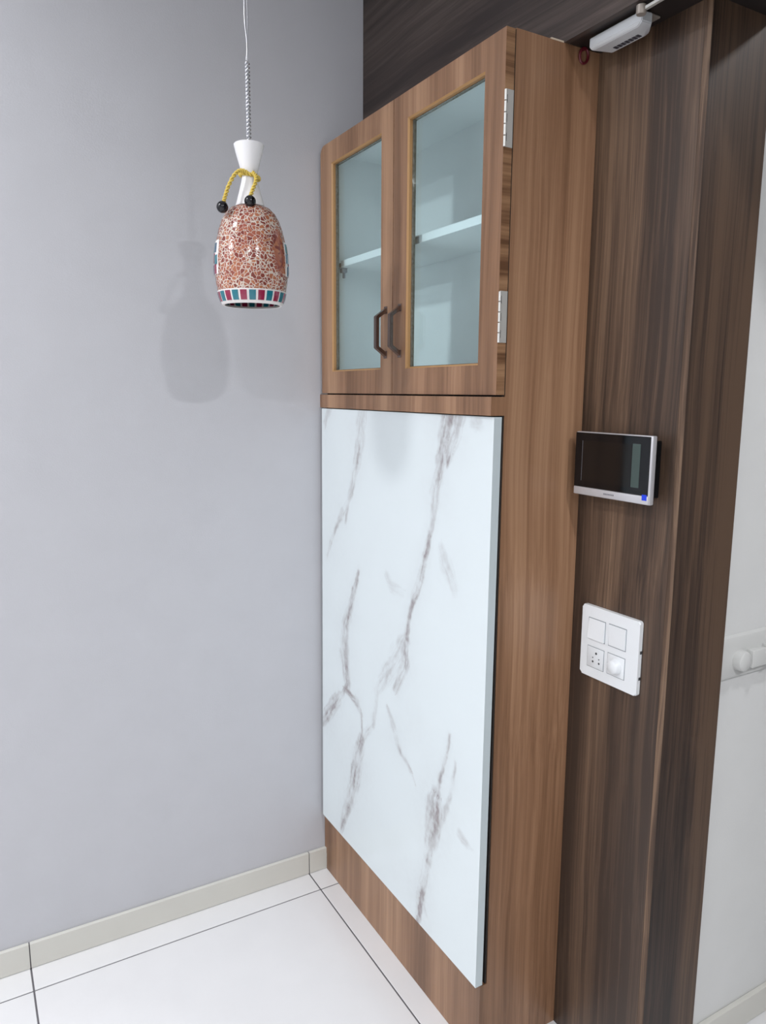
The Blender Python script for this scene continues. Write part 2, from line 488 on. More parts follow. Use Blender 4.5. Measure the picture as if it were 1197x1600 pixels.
fl = empty('floor', (0, 0, 0), 'glossy off-white floor tiles with thin grey grout', kind='structure')
obj('grout_bed', bx(RX0, D, RY0, 0, -.06, -.0018), M['grout'], fl)
xs = [J1 + k * PITCH_T for k in range(-6, 2)]
ys = [GY - k * PITCH_T for k in range(7, -2, -1)]
tiles(fl, xs, ys, (RX0, D, RY0, 0))
fh = empty('floor_hall', (XJ, 0, 0), 'off-white tiled hallway floor', kind='structure')
obj('grout_bed', bx(D, HX1, RY0, YH, -.06, -.0018), M['grout'], fh)
tiles(fh, [D + .001 + k * .62 for k in range(6)], [YH - k * .62 for k in range(7, -1, -1)], (D, HX1, RY0, YH))

bb = empty('baseboard_back', (0, 0, 0), 'grey-beige skirting tiles at the foot of the grey wall', kind='structure')
obj('grout_bed', bx(RX0, XP + .002, -BT + .003, -.0005, 0, BH - .0015), M['grout'], bb)
edges = [J1 - k * PITCH_T for k in range(6, -1, -1)]
edges = [RX0] + [e for e in edges if e > RX0 + .05] + [XP + .006]
for a, b in zip(edges, edges[1:]):
    obj('skirting_tile', bx(a + .0013, b - .0013, -BT, -.001, .001, BH, bevel=.0008, seg=1), M['tile_base'], bb)

# ------------------------------------------------------------------ ceiling lamps (out of frame, they light the room)
places = ['nearest the dark doorway', 'above the pendant corner', 'in the middle of the rear row', 'by the left wall near the grey wall', 'at the left end of the rear row']
for (x, y, pw, r, spr), pl in zip(DOWNLIGHTS, places):
    t = empty('downlight', (x, y, CEIL), 'round recessed ceiling downlight ' + pl, 'ceiling light', 'recessed downlights')
    bm = bmesh.new(); lathe(bm, [(r, -.001), (r, -.006), (r + .012, -.006), (r + .015, -.001)], (x, y, CEIL), 32, closed=True)
    obj('trim_ring', bm, M['white_plastic'], t, smooth='auto')
    bm = bmesh.new(); lathe(bm, [(0, -.002), (r, -.002)], (x, y, CEIL), 32)
    obj('diffuser', bm, M['diffuser'], t)
    area_lamp((0, 0, -.004), pw, r, spr, t)
x, y, pw, r, spr = HALL_LIGHT
t = empty('hall_downlight', (x, y, CEIL), 'round ceiling downlight in the hallway', 'ceiling light')
bm = bmesh.new(); lathe(bm, [(r, -.001), (r, -.006), (r + .012, -.006), (r + .015, -.001)], (x, y, CEIL), 32, closed=True)
obj('trim_ring', bm, M['white_plastic'], t, smooth='auto')
bm = bmesh.new(); lathe(bm, [(0, -.002), (r, -.002)], (x, y, CEIL), 32)
obj('diffuser', bm, M['diffuser'], t)
area_lamp((0, 0, -.004), pw, r, spr, t)

# ------------------------------------------------------------------ cabinet
cab = empty('tall_cabinet', (0, -CW / 2, 0), 'tall walnut cabinet with two glazed doors above a white marble-look panel in the corner', 'cabinet')
ZB0, ZB1 = 1.4165, 1.4522   # band
ZP0, ZP1 = 0.1875, 1.4140   # marble panel
WN = [M['walnut'], M['lam_white'], M['walnut_edge'], M['walnut_cut']]


def side(y0, y1, inner):
    bm = bmesh.new()
    fs = box(bm, XS1, D - .0005, y0, y1, 0, H)
    bm.normal_update()
    for f in fs:
        if f.normal.y * inner > .5 or f.normal.x < -.5: f.material_index = 1 if f.normal.y * inner > .5 else 0
    return bm


TH = .018
obj('side_panel', side(-CW, -CW + TH, 1), WN, cab)
obj('side_panel', side(-.001 - TH, -.001, -1), WN, cab)
obj('top_panel', bx(XS1, D - .001, -CW + TH, -.001 - TH, H - TH, H - .0005), M['lam_white'], cab)
obj('back_panel', bx(D - .010, D - .001, -CW + TH, -.001 - TH, .03, H - TH), M['lam_white'], cab)
obj('bottom_panel', bx(XS1, D - .010, -CW + TH, -.001 - TH, ZB0 + .006, ZB1), M['lam_white'], cab)
bm = bmesh.new()
prism(bm, [(XB0, -.001), (XB1, -CW), (XS1, -CW), (XS1, -.001)], 'Z', ZB0, ZB1)
obj('front_rail', bm, M['walnut'], cab)
# plinth, scribed round the skirting tile
bm = bmesh.new()
prism(bm, [(-CW, 0.0005), (-BT - .002, 0.0005), (-BT - .002, BH * .72), (-.001, BH + .002), (-.001, ZP0 - .002), (-CW, ZP0 - .002)], 'X', XP, XS1)
obj('plinth', bm, M['walnut'], cab)
obj('backing_board', bx(XD1 - .002, XS1, -CW + .002, -.004, ZP0 - .003, ZB0), M['gap'], cab)
shelf = obj('shelf', bx(.030, D - .011, -CW + TH + .001, -.058, 1.790, 1.8075, bevel=.0008, seg=1), M['lam_white'], cab)
for yy in (-.050,):
    bm = bmesh.new(); box(bm, .034, .050, yy - .008, yy + .008, 1.778, 1.7895, bevel=.002); box(bm, .040, .046, yy - .004, yy + .004, 1.764, 1.779, bevel=.002)
    obj('shelf_clip', bm, M['plastic_gap'], shelf)
obj('joint_cover', bx(.0285, .0302, -.4515, -.4250, 1.7895, 1.8040), M['clip_grey'], shelf)
obj('shelf_clip', bx(.030, .060, -.058, -.0195, 1.792, 1.803, bevel=.002), M['plastic_gap'], shelf)
obj('top_edge_strip', bx(.096, XL - .001, -CW - .0008, -CW + .012, H - .0005, H + .0022), M['strip_raw'], cab)


def door(name_side, y0, y1, oy0, oy1, oz0, oz1, round_tl, label):
    """board door with one routed opening; y0>y1 (y0 nearer the corner)"""
    z0, z1 = ZB1 + .0036, H - .0018
    bm = bmesh.new()
    R = .022
    tl = [(y0 - R + R * math.cos(a), z1 - R + R * math.sin(a)) for a in [math.pi / 2 * k / 6 for k in range(7)]] if round_tl else [(y0, z1)]
    corners = [tl, [(y1, z1)], [(y1, z0)], [(y0, z0)]]
    ch = .0035
    inn = [(oy0, oz1), (oy1, oz1), (oy1, oz0), (oy0, oz0)]              # at the front face
    sg = [(-1, -1), (1, -1), (1, 1), (-1, 1)]
    def V(y, z, x): return bm.verts.new((x, y, z))
    oF = [[V(y, z, XD0) for y, z in c] for c in corners]; oB = [[V(y, z, XD1) for y, z in c] for c in corners]
    iF = [V(y, z, XD0) for y, z in inn]
    iC = [V(y + s[0] * ch, z + s[1] * ch, XD0 + ch) for (y, z), s in zip(inn, sg)]
    iB = [V(y + s[0] * ch, z + s[1] * ch, XD1) for (y, z), s in zip(inn, sg)]
    def face(vs, mi):
        f = bm.faces.new(vs); f.material_index = mi
    for k in range(4):
        n = (k + 1) % 4
        for A, I in ((oF, iF), (oB, iB)):
            for i in range(len(A[k]) - 1): face((I[k], A[k][i], A[k][i + 1]), 0)
            face((I[k], A[k][-1], A[n][0], I[n]), 0)
        ring = [(oF[k][i], oF[k][i + 1], oB[k][i + 1], oB[k][i]) for i in range(len(oF[k]) - 1)] + [(oF[k][-1], oF[n][0], oB[n][0], oB[k][-1])]
        for q in ring: face(q, 2)
        face((iF[k], iF[n], iC[n], iC[k]), 3)
        face((iC[k], iC[n], iB[n], iB[k]), 3)
    d = obj('door', bm, WN, cab); d['label'] = label
    # seal lining the back of the opening
    a0, a1, c0, c1 = oy0 - ch, oy1 + ch, oz0 + ch, oz1 - ch
    bm = bmesh.new()
    gx0, gx1, gt = XD0 + .0105, XD1 - .0005, .0016
    box(bm, gx0, gx1, a0 - gt, a0 - .0001, c0, c1); box(bm, gx0, gx1, a1 + .0001, a1 + gt, c0, c1)
    box(bm, gx0, gx1, a1 + gt, a0 - gt, c1 - gt, c1 - .0001); box(bm, gx0, gx1, a1 + gt, a0 - gt, c0 + .0001, c0 + gt)
    obj('glass_seal', bm, M['gasket'], d)
    g = obj('glass_pane', bx(XD1 - .0055, XD1 - .0015, a1 + gt, a0 - gt, c0 + gt, c1 - gt), M['glass'], d); g['label'] = 'clear greenish glass pane'
    return d


obj('door_gap', bx(XD1 - .004, XD1, -CW + .001, -.0145, ZB1 + .0001, ZB1 + .0035), M['gap'], cab)
obj('door_gap', bx(XD1 + .0002, XS1 - .0001, -CW + .0008, -CW + .016, ZB1 + .0036, H - .002), M['gap'], cab)
obj('door_gap', bx(XD1 - .004, XD1, -.3983, -.3965, ZB1 + .0025, H - .003), M['gap'], cab)
dl = door('l', -.0135, -.3964, -.078, -.342, 1.5135, 2.0450, True, 'left glazed door')
dr = door('r', -.3984, -CW, -.456, -.728, 1.5130, 2.0440, False, 'right glazed door')
dl['label'] = 'glazed door next to the grey wall'; dr['label'] = 'glazed door with exposed steel hinges'


def handle(d, y):
    bm = bmesh.new()
    pr, zt, zb, ct, cb = .029, 1.655, 1.541, 1.634, 1.562
    w = .0065; th = .0080
    out = [(XD0, zt), (XD0 - pr, ct), (XD0 - pr, cb), (XD0, zb)]
    inn = [(XD0, zt - th * 1.35), (XD0 - pr + th, ct - th * .45), (XD0 - pr + th, cb + th * .45), (XD0, zb + th * 1.35)]
    rows = []
    for (xo, zo), (xi, zi) in zip(out, inn):
        rows.append([bm.verts.new(p) for p in ((xo, y - w, zo), (xo, y + w, zo), (xi, y + w, zi), (xi, y - w, zi))])
    for a, b in zip(rows, rows[1:]):
        for k in range(4): bm.faces.new((a[k], a[(k + 1) % 4], b[(k + 1) % 4], b[k]))
    bm.faces.new(rows[0]); bm.faces.new(rows[-1])
    bmesh.ops.recalc_face_normals(bm, faces=bm.faces)
    bmesh.ops.bevel(bm, geom=bm.edges[:], offset=.0008, segments=2, affect='EDGES')
    h = obj('handle', bm, M['bronze'], d, smooth='auto'); h['label'] = 'dark bronze angular pull handle'
    for z in (zt - .006, zb + .006):
        b2 = bx(XD0 - .0018, XD0 + .0002, y - .0075, y + .0075, z - .0085, z + .0085, bevel=.0007)
        obj('foot', b2, M['bronze'], h)


handle(dl, -.3665); handle(dr, -.4305)


def hinge(z0, z1):
    y = -CW
    h = obj('hinge', bx(XD0 + .002, XD1 - .0006, y - .0016, y + .0004, z0, z1, bevel=.0004, seg=1), M['steel'], dr)
    h['label'] = 'bright steel butt hinge'
    n = 5; seg = (z1 - z0) / n
    for k in range(n):
        bm = bmesh.new()
        lathe(bm, [(0, 0), (.0026, 0), (.0026, seg * .9), (0, seg * .9)], (XD0 + .0012, y - .0018, z0 + k * seg), 12)
        obj('knuckle', bm, M['steel'], h, smooth='auto')
    for k in range(3):
        zc = z0 + (z1 - z0) * (.17 + .33 * k)
        obj('slot', bx(XD0 + .0042, XD0 + .0055, y - .00175, y - .001, zc - .007, zc + .007), M['hole'], h)


hinge(1.8985, 1.9960); hinge(1.5530, 1.6473)

# marble-look panel with measured veins
VEINS = {  # (y, z) points in metres on the panel, half width, strength, brown share
    'V1': ([(-0.260, 1.416), (-0.246, 1.353), (-0.222, 1.279), (-0.192, 1.198), (-0.158, 1.117)], [.020, .018, .014, .009, .004], .62, .10),
    'V1b': ([(-0.192, 1.189), (-0.147, 1.140), (-0.102, 1.092), (-0.074, 1.048), (-0.049, 1.002)], [.006, .008, .006, .005, .004], .42, .25),
    'V2': ([(-0.634, 1.416), (-0.620, 1.368), (-0.605, 1.294), (-0.597, 1.246), (-0.588, 1.193), (-0.572, 1.143), (-0.555, 1.096), (-0.535, 1.046), (-0.514, 0.995), (-0.493, 0.940), (-0.485, 0.889), (-0.478, 0.822), (-0.433, 0.736)], [.022, .018, .011, .014, .007, .006, .009, .010, .010, .008, .010, .013, .008], .85, .22),
    'V2b': ([(-0.668, 1.416), (-0.648, 1.359), (-0.633, 1.310)], [.018, .016, .006], .7, .1),
    'V2c': ([(-0.485, 0.881), (-0.439, 0.819), (-0.393, 0.769), (-0.342, 0.698), (-0.339, 0.665), (-0.324, 0.604), (-0.262, 0.539)], [.012, .026, .020, .008, .006, .008, .010], .38, .05),
    'V3': ([(-0.238, 0.991), (-0.214, 0.942), (-0.192, 0.887), (-0.168, 0.825), (-0.156, 0.735), (-0.179, 0.660)], [.004, .007, .009, .014, .018, .012], .72, .12),
    'V3l': ([(-0.179, 0.660), (-0.155, 0.627), (-0.111, 0.588), (-0.042, 0.518), (-0.013, 0.484)], [.008, .007, .014, .015, .010], .78, .22),
    'V3r': ([(-0.164, 0.640), (-0.232, 0.634), (-0.255, 0.611), (-0.262, 0.539)], [.006, .010, .006, .004], .7, .45),
    'V4': ([(-0.262, 0.539), (-0.236, 0.476), (-0.216, 0.395), (-0.182, 0.302), (-0.131, 0.185)], [.011, .022, .021, .014, .008], .75, .16),
    'V5': ([(-0.395, 0.678), (-0.427, 0.640), (-0.465, 0.591), (-0.512, 0.566), (-0.528, 0.539)], [.004, .010, .007, .005, .003], .42, .25),
    'V6': ([(-0.668, 0.719), (-0.640, 0.615), (-0.624, 0.559), (-0.616, 0.511), (-0.609, 0.461), (-0.592, 0.372), (-0.571, 0.271), (-0.547, 0.185)], [.003, .005, .013, .024, .020, .011, .012, .010], .88, .18),
    'V6b': ([(-0.691, 0.666), (-0.677, 0.575), (-0.644, 0.504), (-0.629, 0.451)], [.003, .006, .012, .006], .45, .15),
    'V6c': ([(-0.574, 0.273), (-0.601, 0.213)], [.004, .005], .25, .05),
    'V7': ([(-0.713, 0.508), (-0.734, 0.501), (-0.759, 0.497)], [.008, .008, .003], .28, .2),
    'P1': ([(-0.717, 1.401), (-0.737, 1.399), (-0.751, 1.393)], [.006, .010, .006], .25, .1),
    'P2': ([(-0.623, 1.124), (-0.643, 1.093), (-0.675, 1.051)], [.010, .016, .010], .28, .1),
    'P3': ([(-0.390, 1.016), (-0.409, 0.998), (-0.457, 0.995)], [.008, .012, .010], .25, .05),
    'P0': ([(-0.067, 1.416), (-0.038, 1.370)], [.010, .006], .45, .2),
}


def vnoise(y, z, f, seed):
    rs = np.random.RandomState(seed); G = rs.rand(256, 256)
    a = y * f + 37.3; b = z * f + 11.7
    i = np.floor(a).astype(int); j = np.floor(b).astype(int); u = a - i; v = b - j
    u = u * u * (3 - 2 * u); v = v * v * (3 - 2 * v)
    g = lambda p, q: G[p % 256, q % 256]
    return (g(i, j) * (1 - u) * (1 - v) + g(i + 1, j) * u * (1 - v) + g(i, j + 1) * (1 - u) * v + g(i + 1, j + 1) * u * v) - .5


def marble_panel():
    ny, nz = 250, 400
    y0, y1 = -.0155, -CW + .0002
    Y, Z = np.meshgrid(np.linspace(y0, y1, ny), np.linspace(ZP0, ZP1, nz))
    t = (Z - ZP0) / (ZP1 - ZP0)
    xf = -.0155 + t * .0060
    Yw = Y + .010 * vnoise(Y, Z, 14, 1) + .006 * vnoise(Y, Z, 45, 2) + .0035 * vnoise(Y, Z, 130, 3)
    Zw = Z + .010 * vnoise(Y, Z, 14, 4) + .006 * vnoise(Y, Z, 45, 5)
    grey = np.zeros_like(Y); brown = np.zeros_like(Y)
    for pts, ws, st, br in VEINS.values():
        run = 0.0
        for (a, b), w0, w1 in zip(zip(pts, pts[1:]), ws, ws[1:]):
            ay, az = a; by, bz = b; dy, dz = by - ay, bz - az; Ls = math.hypot(dy, dz)
            s = np.clip(((Yw - ay) * dy + (Zw - az) * dz) / Ls ** 2, 0, 1)
            sd = ((Yw - ay) * dz - (Zw - az) * dy) / Ls
            d = np.hypot(Yw - ay - s * dy, Zw - az - s * dz)
            w = (w0 + (w1 - w0) * s) * 2.0
            al = run + s * Ls; run += Ls
            q = np.clip(1 - d / w, 0, 1); q = q * q * (3 - 2 * q)
            # smeary streaks that run along the vein
            k1 = np.clip(.74 + 1.1 * vnoise(sd * 9, al * .8, 22, 6) + .7 * vnoise(sd * 22, al * 2, 22, 7), .42, 1.1)
            k2 = np.clip(.85 + 1.1 * vnoise(al, al * 0 + ay * 9, 26, 11), .35, 1.1)
            grey = np.maximum(grey, st * 1.25 * q ** .6 * k1 * k2)
            core = np.exp(-((sd - w * .42) / .0016) ** 2) * (d < w * 1.1) * np.clip(2.6 * vnoise(al, sd * 0 + az * 7, 30, 8) + .35, 0, 1)
            grey = np.maximum(grey, st * .6 * core)
            brown = np.maximum(brown, br * .9 * core * np.clip(.4 + 2. * vnoise(Y, Z, 40, 9), 0, 1))
            grey = np.maximum(grey, .13 * st * np.exp(-(d / (w * 1.9)) ** 2))
    cloud = np.clip(vnoise(Y, Z, 5, 12) + .5 * vnoise(Y, Z, 12, 13), 0, 1) * .10
    grey = np.clip(grey + cloud, 0, 1)
    off = origin(cab)
    verts = np.stack([xf, Y, Z], -1).reshape(-1, 3) - np.array(off)
    idx = np.arange(ny * nz).reshape(nz, ny)
    faces = np.stack([idx[:-1, :-1], idx[1:, :-1], idx[1:, 1:], idx[:-1, 1:]], -1).reshape(-1, 4)
    vl = verts.tolist(); fl_ = faces.tolist()
    n0 = len(vl); th = .0185
    # thickness: sides and back from the border loop
    border = list(idx[0, :]) + list(idx[1:, -1]) + list(idx[-1, -2::-1]) + list(idx[-2:0:-1, 0])
    for k in border:
        v = vl[k]; vl.append([v[0] + th, v[1], v[2]])
    nb = len(border); sidef = []
    for k in range(nb):
        sidef.append([int(border[k]), int(border[(k + 1) % nb]), n0 + (k + 1) % nb, n0 + k])
    backf = [n0 + k for k in range(nb)][::-1]
    me = bpy.data.meshes.new('marble_panel')
    me.from_pydata(vl, [], fl_ + sidef + [backf])
    at = me.attributes.new('vein', 'FLOAT_VECTOR', 'POINT')
    data = np.zeros((len(vl), 3), np.float32)
    data[:n0, 0] = grey.reshape(-1); data[:n0, 1] = np.clip(brown.reshape(-1), 0, .75)
    at.data.foreach_set('vector', data.reshape(-1))
    me.materials.append(M['marble']); me.materials.append(M['panel_edge'])
    mi = np.zeros(len(me.polygons), np.int32); mi[len(fl_):] = 1
    me.polygons.foreach_set('material_index', mi)
    me.update()
    bmx = bmesh.new(); bmx.from_mesh(me); bmesh.ops.recalc_face_normals(bmx, faces=bmx.faces); bmx.to_mesh(me); bmx.free()
    o = link('marble_panel', me, [M['marble']], cab)
    o['label'] = 'white marble-look panel with grey veins'
    return o


marble_panel()

# ------------------------------------------------------------------ pendant lamp
PX, PY = -0.3545, -0.42
pen = empty('pendant_lamp', (PX, PY, 1.632), 'crackle mosaic glass pendant lamp with white waisted neck hanging by the grey wall', 'pendant lamp')
ax = (PX, PY, 0)
bm = bmesh.new()
lathe(bm, [(0.0, 1.9445), (.0285, 1.9445), (.0300, 1.9430), (.0265, 1.928), (.0215, 1.910), (.0165, 1.893), (.0150, 1.884), (.0165, 1.874), (.0215, 1.854), (.0265, 1.836), (.0292, 1.8265), (.0270, 1.8255), (0, 1.8255)], ax, 48)
obj('neck', bm, M['white_ceramic'], pen, smooth='auto')
prof = [(.0280, 1.8255), (.0400, 1.8215), (.0500, 1.8115), (.0580, 1.7970), (.0640, 1.7800), (.0690, 1.7580), (.0722, 1.7360), (.0738, 1.7140), (.0735, 1.6960), (.0715, 1.6760), (.0685, 1.6590), (.0645, 1.6430), (.0600, 1.6340)]
P = [prof[0]]
for i in range(len(prof) - 1):
    for k in range(1, 4):
        t = k / 3; P.append(tuple(prof[i][q] + (prof[i + 1][q] - prof[i][q]) * t for q in (0, 1)))
bm = bmesh.new()
n_out = len(P)
inner = [(max(r - .0035, .005), z) for r, z in reversed(P)]
lathe(bm, P + inner, ax, 64, closed=True)
bm.faces.ensure_lookup_table()
for f in bm.faces:
    c = f.calc_center_median(); rr = math.hypot(c.x - PX, c.y - PY)
    r_o = np.interp(-c.z, [-z for r, z in prof], [r for r, z in prof])
    if rr < r_o - .0016: f.material_index = 1
shade = obj('glass_shade', bm, [M['crackle'], M['shade_inside']], pen, smooth=True, loc=(PX, PY, 1.632))
shade['label'] = 'salmon crackle mosaic glass shade'


def rad_at(z): return float(np.interp(-z, [-q[1] for q in prof], [q[0] for q in prof]))


# grout band and rim
bm = bmesh.new()
band = [(rad_at(z) + .0006, z) for z in (1.6600, 1.654, 1.648, 1.642, 1.637, 1.6342)] + [(.0590, 1.6328), (.0560, 1.6335)]
lathe(bm, band, ax, 64)
obj('band', bm, M['mosaic_grout'], shade, smooth=True)


def patch(a0, a1, z0, z1, proud=.0018, n=3):
    """a bit of curved mosaic on the shade between two angles and heights"""
    bm = bmesh.new(); o = []; i = []
    for zz in (z0, (z0 + z1) / 2, z1):
        ro = rad_at(zz) + proud; ri = rad_at(zz) + .0004
        o.append([bm.verts.new((PX + ro * math.cos(a0 + (a1 - a0) * k / n), PY + ro * math.sin(a0 + (a1 - a0) * k / n), zz)) for k in range(n + 1)])
        i.append([bm.verts.new((PX + ri * math.cos(a0 + (a1 - a0) * k / n), PY + ri * math.sin(a0 + (a1 - a0) * k / n), zz)) for k in range(n + 1)])
    for g in (o, i):
        for r in range(2):
            for k in range(n): bm.faces.new((g[r][k], g[r][k + 1], g[r + 1][k + 1], g[r + 1][k]))
    for k in range(n):
        bm.faces.new((o[0][k], o[0][k + 1], i[0][k + 1], i[0][k])); bm.faces.new((o[2][k], o[2][k + 1], i[2][k + 1], i[2][k]))
    for r in range(2):
        bm.faces.new((o[r][0], o[r + 1][0], i[r + 1][0], i[r][0])); bm.faces.new((o[r][n], o[r + 1][n], i[r + 1][n], i[r][n]))
    return bm


NT = 24
cam_ang = math.atan2(CY - PY, CX - PX)
for k in range(NT):
    a = cam_ang + (k + .05) * 2 * math.pi / NT; hw = math.pi / NT * .74
    obj('mosaic_tile', patch(a - hw, a + hw, 1.6385, 1.6570), M['teal'] if k % 2 == 0 else M['magenta'], shade)
    # the glass tile shows on the inside of the shade as well
    bm = bmesh.new()
    vs = []
    for zz in (1.6375, 1.6570):
        rr = rad_at(zz) - .0042
        vs.append([bm.verts.new((PX + rr * math.cos(a + s * hw), PY + rr * math.sin(a + s * hw), zz)) for s in (-1, -.33, .33, 1)])
    for q in range(3): bm.faces.new((vs[0][q], vs[0][q + 1], vs[1][q + 1], vs[1][q]))
    r_ = bmesh.ops.solidify(bm, geom=bm.faces[:], thickness=.0004)
    obj('mosaic_tile', bm, M['teal'] if k % 2 == 0 else M['magenta'], shade)


def motif(ang):
    """little flower of square mosaic tiles"""
    zc = 1.722
    bm = patch(ang - .34, ang + .34, zc - .032, zc + .034, .0009, 6)
    obj('motif_grout', bm, M['mosaic_grout'], shade)
    for da, dz, mt in ((-.17, .022, 'teal'), (.10, .020, 'navy'), (-.20, .002, 'navy'), (.0, .0, 'magenta'), (.20, -.004, 'teal'), (-.10, -.022, 'navy'), (.14, -.022, 'magenta')):
        obj('mosaic_tile', patch(ang + da - .085, ang + da + .085, zc + dz - .009, zc + dz + .009, .0019, 2), M[mt], shade)


motif(cam_ang - 1.42); motif(cam_ang + 1.50)


# suspension: thin wire above, twisted chrome tube below
bm = bmesh.new()
tube(bm, [(PX, PY, 1.943), (PX + .0005, PY, 2.10)], .0020, 10)
sus = obj('suspension_core', bm, M['wire'], pen, smooth='auto')
for ph in (0, math.pi):
    pts = [(PX + .0033 * math.cos(ph + q * .42), PY + .0033 * math.sin(ph + q * .42), 1.944 + q * .152 / 160) for q in range(161)]
    bm = bmesh.new(); tube(bm, pts, .0021, 6)
    obj('twisted_strand', bm, M['chrome'], sus, smooth=True)
for dx, am in ((-.0015, .002), (.0017, -.001)):
    pts = smooth_path([(PX + dx, PY, 2.095), (PX + dx + am, PY, 2.13), (PX + dx - am, PY, 2.18), (PX + dx * .6, PY, 2.3), (PX, PY, CEIL - .03)], 10)
    bm = bmesh.new(); tube(bm, pts, .0013, 6)
    obj('wire', bm, M['wire'], pen, smooth=True)
bm = bmesh.new(); lathe(bm, [(0, -.001), (.045, -.001), (.045, -.02), (.04, -.03), (0, -.03)], (PX, PY, CEIL), 32)
obj('ceiling_rose', bm, M['white_ceramic'], pen, smooth='auto')


# yellow twisted cord with two black beads tied round the neck
def rope(path, rad, turns):
    """two-strand rope along a path"""
    bm = bmesh.new()
    P_ = [Vector(p) for p in path]; n = len(P_)
    for ph in (0, math.pi):
        up = Vector((.2, .1, .97)); pts = []
        for i, p in enumerate(P_):
            t = (P_[min(i + 1, n - 1)] - P_[max(i - 1, 0)]).normalized()
            u = (up - t * up.dot(t)).normalized(); up = u; w = t.cross(u)
            a = ph + 2 * math.pi * turns * i / (n - 1)
            pts.append(p + (u * math.cos(a) + w * math.sin(a)) * rad * .58)
        tube(bm, pts, rad * .50, 6)
    return bm


toC = Vector((CX - PX, CY - PY, 0)).normalized(); sid = Vector((-toC.y, toC.x, 0))   # sid points to the picture's left... flipped below
if sid.dot(r2) > 0: sid = -sid
rt = -sid
ct = Vector((PX, PY, 0))
ring = [ct + (rt * math.cos(a) + toC * math.sin(a)) * .0185 + Vector((0, 0, 1.884 - .0035 * math.cos(a))) for a in [2 * math.pi * k / 60 for k in range(61)]]
cordo = obj('neck_cord', rope(ring, .0042, 9), M['cord'], pen, smooth=True)
ring2 = [p + Vector((0, 0, .0055)) + (p - ct).normalized() * 0 for p in ring]
def cpt(lat, dep, z): return ct + rt * lat + toC * dep + Vector((0, 0, z))
t1 = smooth_path([cpt(-.004, .019, 1.886), cpt(-.016, .022, 1.889), cpt(-.028, .027, 1.880), cpt(-.040, .032, 1.858), cpt(-.047, .036, 1.838), cpt(-.051, .039, 1.824)], 14)
t2 = smooth_path([cpt(.006, .019, 1.887), cpt(.012, .023, 1.880), cpt(.012, .029, 1.868), cpt(.006, .034, 1.852), cpt(.001, .038, 1.838)], 14)
obj('cord_tail', rope(t1, .0040, 7), M['cord'], pen, smooth=True)
obj('cord_tail', rope(t2, .0040, 5), M['cord'], pen, smooth=True)
for c in (cpt(-.0535, .041, 1.8145), cpt(.0, .041, 1.8275)):
    bm = bmesh.new(); bmesh.ops.create_uvsphere(bm, u_segments=24, v_segments=16, radius=.0114, matrix=Matrix.Translation(c))
    obj('bead', bm, M['bead'], pen, smooth=True)

# ------------------------------------------------------------------ video door phone
XM = .1789
mon = empty('video_door_phone', (D, -.909, 1.258), 'black-screened silver video door phone mounted on the dark wood panel', 'intercom')
Y0, Y1, Z0, Z1 = -.8125, -1.0035, 1.2590, 1.3850
obj('wall_bracket', bx(XM + .012, D - .0003, Y1 + .012, Y0 - .010, Z0 + .010, Z1 - .010, bevel=.002), M['black_glass'], mon)
obj('housing', bx(XM + .001, XM + .0125, Y1, Y0, Z0, Z1, bevel=.0022), M['silver'], mon, smooth='auto')
gl = obj('glass_front', bx(XM - .0008, XM + .002, Y1 + .0045, Y0 - .0008, Z0 + .0165, Z1 - .0018, bevel=.0008), M['black_glass'], mon)
obj('display', bx(XM - .0012, XM + .0002, -.9585, -.8335, 1.2880, 1.3675), M['screen'], gl)
obj('key_strip', bx(XM - .0012, XM + .0002, -.9782, -.9594, 1.2885, 1.3690), M['key_strip'], gl)
obj('display_edge', bx(XM - .0013, XM + .0001, -.8335, -.8329, 1.2880, 1.3675), M['mark'], gl)
chin = obj('chin', bx(XM - .0008, XM + .003, Y1 + .0015, Y0 - .0008, Z0 + .001, Z0 + .0160, bevel=.001), M['silver'], mon, smooth='auto')
obj('sticker', bx(XM - .0012, XM - .0006, -.9982, -.9872, 1.2672, 1.2778), M['blue'], mon)
xx = -.8940
for k, w in enumerate((.0032, .0030, .0024, .0034, .0030, .0026, .0036)):
    obj('brand_mark', bx(XM - .0010, XM - .0006, xx - w, xx, 1.2662, 1.2692), M['mark'], chin); xx -= w + .0008

# ------------------------------------------------------------------ switch plate
XS = D - .0095
sw = empty('switch_plate', (D, -.9, .95), 'white square switch and socket plate on the dark wood panel', 'switch plate')
bm = bmesh.new()


def rrect(y0, y1, z0, z1, r, n=5):
    pts = []
    for cy, cz, s in ((y1 + r, z1 - r, 90), (y1 + r, z0 + r, 180), (y0 - r, z0 + r, 270), (y0 - r, z1 - r, 0)):
        pts += [(cy + r * math.cos(math.radians(s + 90 * k / n)), cz + r * math.sin(math.radians(s + 90 * k / n))) for k in range(n + 1)]
    return pts


